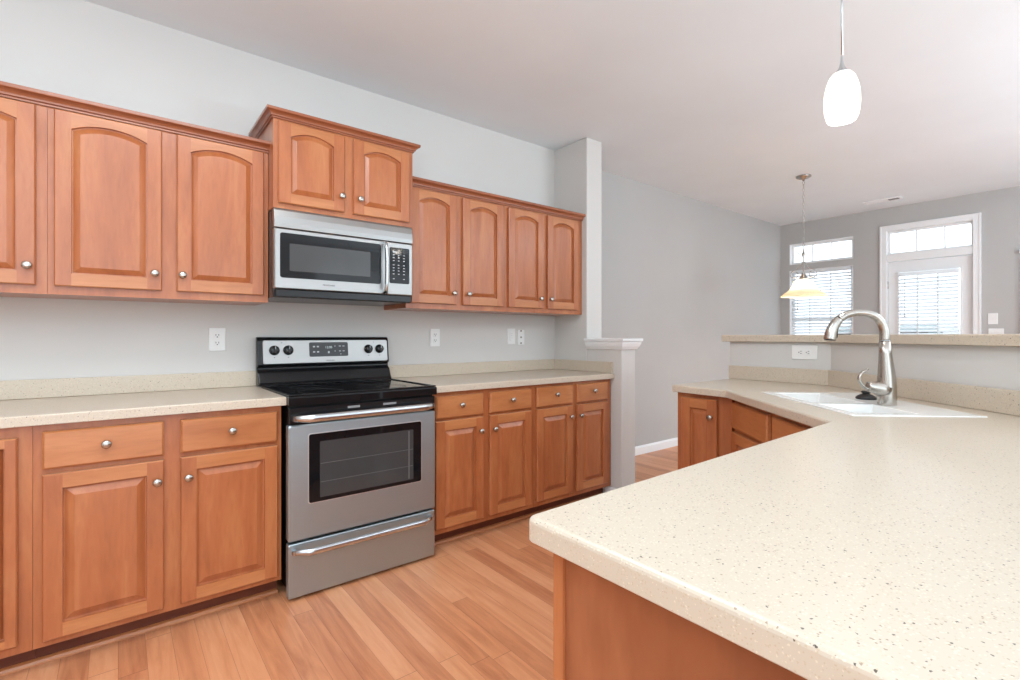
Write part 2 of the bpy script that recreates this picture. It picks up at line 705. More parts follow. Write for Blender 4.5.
# the rest of the room behind the photographer, with a wide glazed opening to the garden
bm = B(); bx(bm, -2.75, -2.6, -3.4, 3.3, 0, ZC)
struct('wall_back', bm, m_wall)
bm = B(); bx(bm, -2.75, -1.6, -3.55, -3.4, 0, ZC); bx(bm, 6.2, XF + .2, -3.55, -3.4, 0, ZC)
bx(bm, -1.6, 6.2, -3.55, -3.4, 2.35, ZC); bx(bm, 2.0, 2.6, -3.55, -3.4, 0, 2.35)
struct('wall_garden', bm, m_wall)

# far wall with its openings: window, transom, door, second window
bm = B()
ops = [(2.208, 2.967, 0.75, 2.085), (2.208, 2.967, 2.165, 2.45), (1.06, 1.885, -1, 2.47), (-0.25, 0.70, 0.75, 2.06)]
ys = sorted({-3.4, 3.3} | {v for o in ops for v in o[:2]})
zs = sorted({0, ZC} | {v for o in ops for v in o[2:] if v > 0})
for ya, yb in zip(ys, ys[1:]):
    run = None
    for za, zb in zip(zs, zs[1:]):
        c = ((ya + yb) / 2, (za + zb) / 2)
        solid = not any(o[0] < c[0] < o[1] and o[2] < c[1] < o[3] for o in ops)
        if solid:
            run = (run[0], zb) if run else (za, zb)
        if (not solid or zb == zs[-1]) and run:
            bx(bm, XF, XF + .14, ya, yb, *run); run = None
struct('wall_far', bm, m_living)

# baseboards
def baseboard(name, path, h=0.088):
    bm = B()
    sweep_profile(bm, path, [(0, 0.001), (.014, 0.001), (.014, h - .018), (.007, h - .006), (.005, h), (0, h)])
    struct(name, bm, m_trim)
baseboard('baseboard_living', [(3.03, 3.084), (XF - .002, 3.084)])
baseboard('baseboard_far', [(XF - .001, 3.08), (XF - .001, 1.93)])
baseboard('baseboard_partition', [(XK - .001, 2.44), (XK - .001, 2.297), (3.007, 2.297), (3.007, 2.634)], 0.075)
baseboard('baseboard_far_right', [(XF - .001, 1.02), (XF - .001, -3.3)])

# cap of the half wall
bm = B()
cap_path = [(XK - .001, 2.635), (XK - .001, 2.297), (3.007, 2.297), (3.007, 2.635)]
sweep_profile(bm, cap_path, [(0, 1.088), (.010, 1.088), (.012, 1.096), (.022, 1.112), (.030, 1.135), (.031, 1.148), (0, 1.148)])
bx(bm, XK - .040, 3.007 + .038, 2.297 - .040, 2.634, 1.1485, 1.169)
bm.verts.ensure_lookup_table()
struct('trim_1', bm, m_trim, bevel=.003)

# bar wall behind the sink, with a bend
BX = 3.08
bend = (BX, 1.04)
dv = Vector((2.42 - 3.08, 0.24 - 1.04)).normalized()
t_end = (1.04 + 0.06) / -dv.y
bend_end = (3.08 + dv.x * t_end, -0.06)
bn = Vector((-dv.y, dv.x))        # points to the living room side
if bn.x < 0:
    bn = -bn
def bar_off(d):
    """the kitchen-side line of the bar wall moved by d towards the living room"""
    # left run is x = BX + d; right run passes bend moved along bn
    p = Vector(bend) + bn * d
    tt = (BX + d - p.x) / dv.x
    c = p + dv * tt
    q = Vector(bend_end) + bn * d
    return (BX + d, None), tuple(c), tuple(q)
YB1 = 1.617
def bar_poly(d0, d1, yend, ext=0.0):
    _, c0, q0 = bar_off(d0)
    _, c1, q1 = bar_off(d1)
    q0 = tuple(Vector(q0) + dv * ext); q1 = tuple(Vector(q1) + dv * ext)
    return [(BX + d0, yend), c0, q0, q1, c1, (BX + d1, yend)]
def extrude_poly(bm, poly, z0, z1):
    a = [bm.verts.new((*p, z0)) for p in poly]; b = [bm.verts.new((*p, z1)) for p in poly]
    n = len(poly)
    for i in range(n):
        bm.faces.new((a[i], a[(i + 1) % n], b[(i + 1) % n], b[i]))
    bm.faces.new(list(reversed(a))); bm.faces.new(b)
bm = B(); extrude_poly(bm, bar_poly(0, .12, YB1), 0, 1.150)
struct('wall_bar', bm, m_wall)

# ---------------------------------------------------------------- cabinet parts
def knob(parent, x, z, y):
    bm = B()
    M = Matrix.Translation((x, y, z)) @ Matrix.Rotation(PI / 2, 4, 'X')
    lathe(bm, [(0, 0), (.008, 0), (.0075, .004), (.0055, .008), (.006, .013), (.012, .016), (.0158, .020), (.0155, .024), (.011, .0275), (.005, .029), (0, .0293)], 20, M)
    return link('knob', bm, nickel, parent)


DT = .020   # door thickness


def door(parent, x0, x1, z0, z1, arch=0.0, kn=None, stile=.052, rail=.052, name='door', y=-.0015, bev=.026):
    """raised-panel door, front towards -Y; arch = rise of the top rail's curve"""
    bm = B()
    yf = y - DT          # front
    yb = y
    ch = .004
    ox0, ox1, oz0, oz1 = x0, x1, z0, z1
    # edge of the slab, with a small chamfer
    lo = [(ox0, oz0), (ox1, oz0), (ox1, oz1), (ox0, oz1)]
    li = [(ox0 + ch, oz0 + ch), (ox1 - ch, oz0 + ch), (ox1 - ch, oz1 - ch), (ox0 + ch, oz1 - ch)]
    rb = [bm.verts.new((x, yb, z)) for x, z in lo]
    rm = [bm.verts.new((x, yf + ch, z)) for x, z in lo]
    rf = [bm.verts.new((x, yf, z)) for x, z in li]
    for a, b in ((rb, rm), (rm, rf)):
        for i in range(4):
            f = bm.faces.new((a[i], a[(i + 1) % 4], b[(i + 1) % 4], b[i]))
            f.material_index = 1 if i in (0, 2) else 0
    f = bm.faces.new(list(reversed(rb)))
    X0, X1, Z0, Z1 = ox0 + ch, ox1 - ch, oz0 + ch, oz1 - ch
    ix0, ix1, iz0 = x0 + stile, x1 - stile, z0 + rail
    izs = z1 - rail - (arch + .004 if arch else 0)   # spring line
    if arch:
        izs = z1 - .038 - arch
    NA = 14
    xc = (ix0 + ix1) / 2
    hw = (ix1 - ix0) / 2
    R = (hw * hw + arch * arch) / (2 * arch) if arch else 0

    def top(xx, ins):
        if not arch:
            return izs - ins
        zc = izs + arch - R
        return zc + math.sqrt(max((R - ins) ** 2 - (xx - xc) ** 2, 0))

    def loop(ins, yy):
        a, b = ix0 + ins, ix1 - ins
        pts = [(a, iz0 + ins), (b, iz0 + ins)]
        for k in range(NA + 1):
            xx = b + (a - b) * k / NA
            pts.append((xx, top(xx, ins)))
        return [bm.verts.new((px, yy, pz)) for px, pz in pts]
    # stiles run full height, rails fit between them
    def quad(xa, xb, za, zb, mi):
        f = bm.faces.new([bm.verts.new(p) for p in ((xa, yf, za), (xb, yf, za), (xb, yf, zb), (xa, yf, zb))])
        f.material_index = mi
    quad(X0, ix0, Z0, Z1, 0)
    quad(ix1, X1, Z0, Z1, 0)
    quad(ix0, ix1, Z0, iz0, 1)
    for k in range(NA):
        xa = ix0 + (ix1 - ix0) * k / NA
        xb = ix0 + (ix1 - ix0) * (k + 1) / NA
        f = bm.faces.new([bm.verts.new(p) for p in ((xa, yf, top(xa, 0)), (xb, yf, top(xb, 0)), (xb, yf, Z1), (xa, yf, Z1))])
        f.material_index = 1
    L = [loop(0, yf), loop(.0012, yf + .013), loop(.0055, yf + .0135), loop(bev, yf + .0015), loop(bev + .002, yf + .0005)]
    n = len(L[0])
    for a, b in zip(L, L[1:]):
        for i in range(n):
            f = bm.faces.new((a[i], a[(i + 1) % n], b[(i + 1) % n], b[i]))
            f.material_index = 0
    bm.faces.new(L[-1])
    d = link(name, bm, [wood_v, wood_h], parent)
    if kn:
        knob(d, kn[0], kn[1], yf)
    return d


def drawer(parent, x0, x1, z0, z1, kn=True, knz=None, name='drawer', y=-.0015):
    bm = B()
    ring = [(x0, z0), (x1, z0), (x1, z1), (x0, z1)]
    plate(bm, ring, y - DT, y, bev=.007)
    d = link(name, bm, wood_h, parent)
    if kn:
        knob(d, (x0 + x1) / 2, knz if knz else (z0 + z1) / 2, y - DT)
    return d


def carcass(parent, w, d, z0, z1, lip=0.0, face_bottom=None, mats=None):
    bm = B()
    t = .016
    fb = z0 if face_bottom is None else face_bottom
    bx(bm, 0, w, 0, .019, fb, z1)                       # face frame
    bx(bm, 0, t, .019, d, z0, z1)
    bx(bm, w - t, w, .019, d, z0, z1)
    bx(bm, t, w - t, .019, d, z0 + lip, z0 + lip + t)
    bx(bm, t, w - t, d - .008, d, z0 + lip + t, z1 - t)
    bx(bm, t, w - t, .019, d, z1 - t, z1)
    return link('carcass', bm, mats or [wood_v], parent)


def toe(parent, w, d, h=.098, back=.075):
    bm = B()
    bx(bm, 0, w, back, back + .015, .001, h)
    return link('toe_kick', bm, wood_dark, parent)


# ---------------------------------------------------------------- wall cabinets
YF_U = 2.690
UB = 1.354


def wall_cabinet(label, x0, x1, zt, doors, group, z0=UB, yf=YF_U, arch=.031, knz=1.461, bottoms=None):
    c = thing('wall_cabinet', label, 'cabinet', (x0, yf, z0), 0, group)
    carcass(c, x1 - x0, 2.998 - yf, 0, zt - z0, lip=0)
    for (a, b, za, zb, kx) in doors:
        door(c, a - x0, b - x0, za - z0, zb - z0, arch, (kx - x0, knz - z0))
    return c


G_UP = 'wall cabinets over the counter'
wall_cabinet('wall cabinet with arched door cut off by the left edge of the picture', -0.72, -0.2205, 2.125,
             [(-.69, -.2535, 1.388, 2.094, -.276)], G_UP)
wall_cabinet('wide two-door wall cabinet just left of the microwave', -0.2195, 0.588, 2.125,
             [(-.200, .152, 1.388, 2.094, .126), (.208, .565, 1.388, 2.094, .228)], G_UP)
wall_cabinet('two-door wall cabinet just right of the microwave', 1.340, 2.082, 2.112,
             [(1.366, 1.684, 1.386, 2.072, 1.657), (1.734, 2.056, 1.386, 2.072, 1.768)], G_UP, arch=.031, knz=1.456)
wall_cabinet('two-door wall cabinet at the far right end, against the wall stub', 2.083, 2.8455, 2.112,
             [(2.107, 2.426, 1.386, 2.072, 2.392), (2.472, 2.79, 1.386, 2.072, 2.492)], G_UP, arch=.031, knz=1.456)

# crown mouldings on the two low runs
for x0, x1, zt, lab in ((-0.72, 0.590, 2.147, 'wooden crown moulding along the top of the left wall cabinets'),
                        (1.345, 2.846, 2.132, 'wooden crown moulding along the top of the right wall cabinets')):
    bm = B()
    sweep_profile(bm, [(x0, YF_U - .001), (x1, YF_U - .001)], [(o, z) for o, z in crown_prof(zt - .047, .047, .040)])
    bx(bm, x0, x1, YF_U - .001, YF_U + .05, zt - .014, zt - .001)
    tag(link('crown_moulding', bm, crown_wood), lab, 'moulding', 'crown mouldings on the cabinet runs')

# the raised, deeper cabinet over the microwave
c = thing('wall_cabinet', 'raised small two-door cabinet directly above the microwave', 'cabinet', (.5895, 2.592, 1.812), 0, G_UP)
carcass(c, .7445, .406, 0, .445, lip=0)
for a, b, kx in ((.609, .932, .914), (.981, 1.306, 1.013)):
    door(c, a - .5895, b - .5895, 1.836 - 1.812, 2.232 - 1.812, .030, (kx - .5895, 1.915 - 1.812), stile=.056, rail=.048)
bm = B()
sweep_profile(bm, [(0, .40), (0, -.001), (.7445, -.001), (.7445, .40)], crown_prof(2.246 - 1.812, .042, .034))
bx(bm, .001, .7435, .0, .40, .462, .4745)
link('crown_moulding', bm, crown_wood, c)

# ---------------------------------------------------------------- base cabinets
YF_B = 2.396
TOPB = .874
G_BASE = 'base cabinets along the kitchen wall'


def base_cabinet(label, x0, x1, fronts, group=G_BASE, knz_d=.79, knz=.62, dz=(.716, .850), oz=(.112, .698)):
    c = thing('base_cabinet', label, 'cabinet', (x0, YF_B, 0), 0, group)
    carcass(c, x1 - x0, 2.996 - YF_B, .088, TOPB)
    toe(c, x1 - x0, .6)
    for (a, b, kx) in fronts:
        drawer(c, a - x0, b - x0, *dz, knz=knz_d)
        door(c, a - x0, b - x0, *oz, 0, (kx - x0, knz), stile=.054, rail=.052, bev=.030)
    return c


c = thing('base_cabinet', 'base cabinet with one tall door at the left edge of the picture', 'cabinet', (-.80, YF_B, 0), 0, G_BASE)
carcass(c, .5655, .6, .088, TOPB)
toe(c, .5655, .6)
door(c, .05, .80 - .271, .122, .836, 0, None, stile=.03, rail=.03, bev=.012)
base_cabinet('wide base cabinet with two drawers over two doors, left of the range', -.2335, .578,
             [(-.209, .142, .120), (.197, .560, .223)], knz_d=.787, knz=.617)
base_cabinet('base cabinet with two drawers over two doors, just right of the range', 1.350, 2.083,
             [(1.366, 1.686, 1.660), (1.733, 2.058, 1.760)], knz_d=.797, knz=.633, dz=(.728, .852), oz=(.120, .714))
base_cabinet('base cabinet with two drawers over two doors, farthest right beside the half wall', 2.084, 2.843,
             [(2.106, 2.431, 2.402), (2.475, 2.792, 2.499)], knz_d=.801, knz=.640, dz=(.728, .856), oz=(.122, .714))

# quarter-round strips at the floor under the toe kicks
for i, (a, b) in enumerate(((-.80, .578), (1.351, 2.832))):
    bm = B()
    yk = YF_B + .0745
    prism_x(bm, [(yk, .001), (yk - .018, .001), (yk - .017, .008), (yk - .012, .015), (yk - .005, .019), (yk, .020)], a, b)
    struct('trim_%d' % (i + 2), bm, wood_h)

# ---------------------------------------------------------------- counters along the wall
CFY = 2.362


def wall_counter(label, x0, x1, side):
    c = thing('countertop', label, 'countertop', ((x0 + x1) / 2, 2.68, .876), 0)
    ox, oy = (x0 + x1) / 2, 2.68
    bm = B()
    slab(bm, [(x0 - ox, CFY - oy), (x1 - ox, CFY - oy), (x1 - ox, 2.997 - oy), (x0 - ox, 2.997 - oy)], 0, .038, .006)
    link('worktop', bm, stone, c)
    bm = B()
    xe = x1 - .021 if side else x1
    bx(bm, x0 - ox, xe - ox, 2.979 - oy, 2.998 - oy, .0385, .121)
    link('backsplash', bm, stone, c, bevel=.003)
    if side:
        bm = B(); bx(bm, x1 - .020 - ox, x1 - ox, CFY + .012 - oy, 2.998 - oy, .0385, .121)
        link('side_splash', bm, stone, c, bevel=.003)


wall_counter('speckled beige worktop with backsplash left of the range', -.80, .592, False)
wall_counter('speckled beige worktop with backsplash right of the range', 1.346, 2.8465, True)

# ---------------------------------------------------------------- range
RX0, RX1 = .5975, 1.3415
rg = thing('kitchen_range', 'stainless steel electric range with black cooktop between the base cabinets', 'stove', ((RX0 + RX1) / 2, 2.66, 0))
ro = Vector(((RX0 + RX1) / 2, 2.66, 0))
def RL(bm):
    for v in bm.verts:
        v.co -= ro
    return bm
bm = B(); bx(bm, RX0, RX1, 2.372, 2.972, .04, .895)
for fx in (RX0 + .04, RX1 - .07):
    for fy in (2.40, 2.90):
        bx(bm, fx, fx + .03, fy, fy + .03, .001, .04)
link('range_body', RL(bm), black, rg, bevel=.004)
# storage drawer
bm = B(); plate(bm, rrect(RX0 - .0055, RX1 - .010, .014, .256, .006), 2.330, 2.370, bev=.004)
dr = link('storage_drawer', RL(bm), range_steel, rg)
def bar_handle(parent, xa, xb, z, y, r, bow, sq, mat):
    bm = B()
    pts, rr = [], []
    n = 22
    for k in range(n + 1):
        t = k / n
        x = xa + (xb - xa) * t
        s = min(1, min(t, 1 - t) / .09)
        s = s * s * (3 - 2 * s)
        pts.append((x, y - (bow * .3 + bow * .7 * s), z))
        rr.append(r * (.72 + .28 * s))
    tube(bm, pts, rr, 14, squash=sq)
    for x in (xa + .006, xb - .006):
        bx(bm, x - .008, x + .008, y - bow * .55, y, z - r * .6, z + r * .6)
    return link('handle', RL(bm), mat, parent)
bar_handle(dr, .606, 1.303, .226, 2.330, .016, .055, (1.0, .75), steel_pol)
# oven door
bm = B(); plate(bm, rrect(RX0 - .0055, RX1 - .009, .268, .786, .008), 2.328, 2.370, bev=.005)
od = link('oven_door', RL(bm), range_steel, rg)
bm = B(); plate(bm, rrect(.675, 1.251, .424, .744, .012), 2.3265, 2.3282)
link('window_trim', RL(bm), chrome_line, od)
bm = B(); plate(bm, rrect(.679, 1.247, .428, .740, .010), 2.3245, 2.3264)
wf = link('oven_window', RL(bm), black_glass, od)
bm = B(); plate(bm, rrect(.727, 1.201, .446, .703, .004), 2.3236, 2.3244)
wv = link('viewing_pane', RL(bm), mesh_glass, od)
bm = B()
for zz in (.515, .60):
    bx(bm, .73, 1.198, 2.3229, 2.3235, zz, zz + .0022)
bx(bm, 1.172, 1.180, 2.3229, 2.3235, .452, .698)
link('oven_rack', RL(bm), plain('rack_wire_grey', (.12, .12, .12), .4), od)
# black top of the door with vent slots and the bar handle
bm = B(); plate(bm, rrect(RX0 - .003, RX1 - .007, .788, .866, .004), 2.334, 2.370, bev=.004)
dt = link('door_top_panel', RL(bm), black, rg)
vs_m = plain('vent_slot_grey', (.25, .25, .25), .4)
for xa, xb in ((.86, .92), (1.04, 1.11)):
    bm = B(); bx(bm, xa, xb, 2.3325, 2.3338, .842, .8525)
    link('vent_slot', RL(bm), vs_m, dt)
bar_handle(od, .612, 1.318, .818, 2.334, .019, .050, (1.0, .7), steel_pol)
# cooktop
bm = B()
slab(bm, [(RX0 - .004, 2.330), (RX1 + .002, 2.330), (RX1 + .002, 2.880), (RX0 - .004, 2.880)], .873, .917, .010)
ct = link('cooktop', RL(bm), black_glass, rg)
bm = B()
bx(bm, RX0 - .003, RX0 + .012, 2.345, 2.876, .9172, .922); bx(bm, RX1 - .014, RX1 + .001, 2.345, 2.876, .9172, .922)
bx(bm, RX0 - .003, RX1 + .001, 2.336, 2.350, .9172, .922)
link('cooktop_rim', RL(bm), black, ct, bevel=.002)
for (x, y, r) in ((.78, 2.48, .105), (1.15, 2.48, .080), (.78, 2.74, .080), (1.15, 2.74, .105)):
    bm = B()
    lathe(bm, [(r - .004, .9174), (r, .9174), (r, .9178), (r - .004, .9178), (r - .004, .9174)], 40, Matrix.Translation((x, y, 0)))
    link('burner_ring', RL(bm), ring_m, ct)
# backguard
bm = B()
prism_x(bm, [(2.977, .9178), (2.885, .9178), (2.898, .935), (2.922, .985), (2.944, 1.004), (2.944, 1.018), (2.926, 1.026), (2.942, 1.160), (2.949, 1.176), (2.960, 1.181), (2.977, 1.181)], RX0 - .010, RX1 + .003)
bgd = link('backguard', RL(bm), black, rg, bevel=.006, segs=3)
ang = math.atan2(.016, .134)
MP = Matrix.Translation((0, 2.9245, 1.026)) @ Matrix.Rotation(-ang, 4, 'X')
PZ = lambda z: (z - 1.026) / math.cos(ang)
bm = B(); plate(bm, rrect(.614, 1.332, PZ(1.033), PZ(1.163), .010), -.004, .001, MP, bev=.002)
cp = link('control_panel', RL(bm), steel, bgd)
bm = B(); plate(bm, rrect(.857, 1.081, PZ(1.068), PZ(1.150), .008), -.0062, -.0042, MP, bev=.001)
dp = link('display', RL(bm), dark_grey, cp)
for (x, z, w_, h_) in ((.883, 1.125, .006, .004), (.905, 1.125, .006, .004), (.883, 1.095, .006, .004), (.905, 1.095, .006, .004),
                       (1.032, 1.127, .006, .002), (1.054, 1.127, .006, .002), (1.032, 1.098, .006, .002), (1.054, 1.098, .006, .002),
                       (1.003, 1.127, .003, .002), (1.003, 1.098, .003, .002), (1.036, 1.080, .003, .002), (.966, 1.092, .005, .006)):
    bm = B(); bx(bm, x - w_, x + w_, -.0068, -.0063, PZ(z) - h_, PZ(z) + h_, M=MP)
    link('touch_pad', RL(bm), mark_m, dp)
TM = Matrix.Translation(-ro)
text_mesh('clock_digits', '12:08', .013, TM @ MP @ Matrix.Translation((.966, -.0066, PZ(1.120))), display_m, dp)
text_mesh('brand_lettering', 'FRIGIDAIRE', .0065, TM @ MP @ Matrix.Translation((.975, -.0045, PZ(1.044))), ink, cp)
for x in (.672, .744, 1.208, 1.279):
    bm = B()
    M = MP @ Matrix.Translation((x, -.0042, PZ(1.107))) @ Matrix.Rotation(PI / 2, 4, 'X')
    lathe(bm, [(0, 0), (.027, 0), (.027, .005), (.023, .007), (.021, .022), (.018, .024), (0, .024)], 24, M)
    bx(bm, -.005, .005, -.020, .020, .024, .031, M=M)
    k = link('control_knob', RL(bm), black, cp, bevel=.001)
    bm = B(); bx(bm, -.0015, .0015, .004, .019, .0312, .0318, M=M)
    link('knob_pointer', RL(bm), mark_m, k)
for x, z in ((.672, 1.068), (.744, 1.068), (1.208, 1.068), (1.279, 1.068), (.71, 1.149), (1.243, 1.149)):
    bm = B(); bx(bm, x - .003, x + .003, -.0046, -.0042, PZ(z) - .002, PZ(z) + .002, M=MP)
    link('dial_mark', RL(bm), ink, cp)

# ---------------------------------------------------------------- microwave
MX0, MX1, MY = .5905, 1.320, 2.558
mw = thing('microwave_oven', 'stainless over-the-range microwave under the raised cabinet', 'microwave', ((MX0 + MX1) / 2, 2.78, 1.376))
ro = Vector(((MX0 + MX1) / 2, 2.78, 1.376))
bm = B(); bx(bm, MX0, MX1, MY + .035, 2.995, 1.376, 1.808)
bx(bm, MX0 + .006, MX1 - .006, MY + .008, MY + .036, 1.378, 1.414)
link('microwave_case', RL(bm), black, mw, bevel=.003)
bm = B()
prism_x(bm, [(MY + .034, 1.712), (MY + .002, 1.712), (MY - .003, 1.735), (MY - .001, 1.765), (MY + .006, 1.795), (MY + .014, 1.8065), (MY + .034, 1.8065)], MX0 - .004, MX1 - .003)
link('vent_hood_strip', RL(bm), steel, mw, bevel=.002)
bm = B(); plate(bm, rrect(MX0 - .004, 1.1605, 1.416, 1.7085, .005), MY, MY + .034, bev=.005)
md = link('microwave_door', RL(bm), steel, mw)
bm = B(); plate(bm, rrect(.612, 1.126, 1.470, 1.688, .012), MY - .0022, MY - .0002, bev=.001)
link('door_window', RL(bm), black_glass, md)
bm = B(); plate(bm, rrect(.655, 1.065, 1.505, 1.638, .003), MY - .003, MY - .0023)
link('viewing_screen', RL(bm), mesh_glass, md)
bm = B()
pts = [(1.143, MY + .002, 1.430), (1.143, MY - .022, 1.436), (1.143, MY - .036, 1.470), (1.143, MY - .041, 1.565), (1.143, MY - .036, 1.655), (1.143, MY - .022, 1.690), (1.143, MY + .002, 1.697)]
def smooth_path(pts, n=5):
    P = [Vector(p) for p in pts]
    out = []
    for i in range(len(P) - 1):
        a, b, c_, d = P[max(i - 1, 0)], P[i], P[i + 1], P[min(i + 2, len(P) - 1)]
        for k in range(n):
            t = k / n
            out.append(.5 * ((2 * b) + (c_ - a) * t + (2 * a - 5 * b + 4 * c_ - d) * t * t + (-a + 3 * b - 3 * c_ + d) * t ** 3))
    out.append(P[-1])
    return out
def lerp_list(vals, n=5):
    out = []
    for a, b in zip(vals, vals[1:]):
        out += [a + (b - a) * k / n for k in range(n)]
    return out + [vals[-1]]
tube(bm, smooth_path(pts), .0125, 14, squash=(1, .8))
link('handle', RL(bm), steel_pol, md)
bm = B(); plate(bm, rrect(1.1635, MX1 - .003, 1.416, 1.7085, .005), MY, MY + .034, bev=.005)
cpn = link('control_panel', RL(bm), steel, mw)
bm = B(); plate(bm, rrect(1.176, 1.296, 1.480, 1.680, .008), MY - .0022, MY - .0002, bev=.001)
kb = link('keypad', RL(bm), black_glass, cpn)
bm = B(); bx(bm, 1.195, 1.216, MY - .0028, MY - .0023, 1.650, 1.660)
link('clock_window', RL(bm), mark_m, kb)
for r, z in enumerate((1.638, 1.622, 1.606, 1.582, 1.566, 1.550, 1.532, 1.505)):
    for cc, x in enumerate((1.200, 1.230, 1.262)):
        if r == 7 and cc == 1:
            continue
        bm = B(); bx(bm, x - .005, x + .005, MY - .0028, MY - .0023, z - .002, z + .002)
        link('key', RL(bm), mark_m, kb)
text_mesh('brand_lettering', 'FRIGIDAIRE', .0085, Matrix.Translation(-ro) @ Matrix.Translation((.845, MY - .0005, 1.445)), ink, md)

# ---------------------------------------------------------------- peninsula: cabinets
VA = Vector((.676, .737)); VN = Vector((.737, -.676))
VA.normalize(); VN = Vector((VA.y, -VA.x))
def an(a, n):
    p = VA * a + VN * n
    return (p.x, p.y)

G_PEN = 'peninsula base cabinets'
# narrow-door cabinet at the far end, facing -X: local x runs along -Y
XE = 2.458
c = thing('base_cabinet', 'narrow one-door base cabinet at the far end of the peninsula', 'cabinet', (XE, 1.590, 0), -PI / 2, G_PEN)
W = 1.590 - 1.278
carcass(c, W, .58, .088, TOPB)
toe(c, W, .58)
door(c, .032, .240, .112, .852, 0, (.212, .760), stile=.054, rail=.052, bev=.026)

# angled sink cabinet; local x runs along -VA (seen from the front left to right)
NF = .955
aL, aR = 2.588, 1.640
o2 = an(aL, NF)
ang = math.atan2(-VA.y, -VA.x)
c = thing('base_cabinet', 'angled sink base cabinet with false drawer fronts', 'cabinet', (o2[0], o2[1], 0), ang, G_PEN)
W = aL - aR
bm = B()
bx(bm, 0, W, 0, .019, .088, TOPB); bx(bm, .02, W - .02, .019, .42, .088, .104)
link('carcass', bm, wood_v, c)
toe(c, W, .5)
def a_of(u):
    d = Vector((math.sin(YAW), math.cos(YAW))) + (u - 510) / 495 * Vector((math.cos(YAW), -math.sin(YAW)))
    p = d * ((NF - .02) / d.dot(VN))
    return p.dot(VA)
x1a, x1b, x2a = aL - a_of(731.5), aL - a_of(766.8), aL - a_of(771.5)
wid = x1b - x1a
for a in (x1a, x2a):
    drawer(c, a, a + wid, .722, .852, kn=False, name='false_drawer_front')
    door(c, a, a + wid, .112, .706, 0, (a + (wid - .03 if a == x1a else .03), .63), stile=.054, rail=.052, bev=.028)

# foreground cabinet run with its finished end panel
IX0, IX1 = .532, 1.800
c = thing('base_cabinet', 'foreground peninsula cabinet with plain wooden end panel', 'cabinet', (IX1, .560, 0), PI, G_PEN)
W = IX1 - IX0
bm = B()
bx(bm, 0, W, 0, .019, .088, TOPB); bx(bm, 0, .016, .019, .58, .088, TOPB)
bx(bm, .016, W - .012, .019, .58, .088, .104); bx(bm, .016, W - .012, .572, .58, .104, TOPB)
link('carcass', bm, wood_v, c)
toe(c, W, .5)
bm = B(); bx(bm, W - .0115, W - .004, .0195, .58, .001, TOPB)
link('end_panel', bm, wood_p, c)
bm = B(); bx(bm, W - .0035, W + .002, -.0005, .020, .001, TOPB)
link('corner_stile', bm, wood_v, c)
for a in (.08, .50):
    drawer(c, a, a + .38, .722, .852, knz=.79)
    door(c, a, a + .38, .112, .706, 0, (a + .35, .63), stile=.054, rail=.052, bev=.028)

# ---------------------------------------------------------------- peninsula worktop with a hole for the sink
SA0, SA1, SN0, SN1 = 1.765, 2.472, 1.040, 1.474
pc = thing('countertop', 'large speckled beige peninsula worktop in the foreground', 'countertop', (1.2, .4, .876))
po = Vector((1.2, .4))
_, bc, bq = bar_off(-.002)
outer = [(.487, -.06), (bq[0] - .004, -.06), bc, (BX - .002, 1.612), (2.430, 1.612), (2.404, 1.280), (1.787, .607), (.487, .577)]
rad = {0: .03, 7: .016, 4: .010}
op = [tuple(Vector(p) - po) for p in round_poly(outer, rad)]
m_ = .012
hole = [tuple(Vector(an(a, n)) - po) for a, n in ((SA0 + m_, SN0 + m_), (SA1 - m_, SN0 + m_), (SA1 - m_, SN1 - m_), (SA0 + m_, SN1 - m_))]
bm = B(); slab(bm, op, 0, .038, .009, hole)
link('worktop', bm, stone, pc, smooth=False)
bm = B()
poly = bar_poly(-.022, -.002, 1.612)
extrude_poly(bm, [tuple(Vector(p) - po) for p in poly], .0385, .124)
link('backsplash', bm, stone, pc, bevel=.003)

# bar ledge
bm = B()
poly = bar_poly(-.032, .34, 1.655)
area2 = sum(poly[i][0] * poly[(i + 1) % 6][1] - poly[(i + 1) % 6][0] * poly[i][1] for i in range(6))
if area2 < 0:
    poly = list(reversed(poly))
slab(bm, poly, 1.1515, 1.194, .006)
tag(link('bar_ledge', bm, stone), 'raised beige bar ledge on the low wall behind the sink', 'countertop')

# ---------------------------------------------------------------- sink
sk = thing('kitchen_sink', 'white double bowl sink set into the angled corner of the peninsula', 'sink', (*an(2.12, 1.257), .918), math.atan2(VA.y, VA.x))
so = Vector((2.12, 1.257))
# local x along VA; local y is to the left of VA, i.e. -VN
bm = B()
xa = [SA0 - so.x, SA0 + .045 - so.x, 2.045 - so.x, 2.085 - so.x, SA1 - .045 - so.x, SA1 - so.x]
ya = [-(SN1 - so.y), -(1.282 - so.y), -(SN0 + .040 - so.y), -(SN0 - so.y)]
grid = {}
def gv(i, j, z):
    k = (i, j, z)
    if k not in grid:
        grid[k] = bm.verts.new((xa[i], ya[j], z))
    return grid[k]
for i in range(5):
    for j in range(3):
        if j == 1 and i in (1, 3):
            ins = .025
            top = [gv(i, j, 0), gv(i + 1, j, 0), gv(i + 1, j + 1, 0), gv(i, j + 1, 0)]
            x0, x1, y0, y1 = xa[i] + ins, xa[i + 1] - ins, ya[j] + ins, ya[j + 1] - ins
            bot = [bm.verts.new(p) for p in ((x0, y0, -.17), (x1, y0, -.17), (x1, y1, -.17), (x0, y1, -.17))]
            for k in range(4):
                bm.faces.new((top[k], top[(k + 1) % 4], bot[(k + 1) % 4], bot[k]))
            bm.faces.new(bot)
        else:
            bm.faces.new((gv(i, j, 0), gv(i + 1, j, 0), gv(i + 1, j + 1, 0), gv(i, j + 1, 0)))
edge = [e for e in bm.edges if e.is_boundary]
r = bmesh.ops.extrude_edge_only(bm, edges=edge)
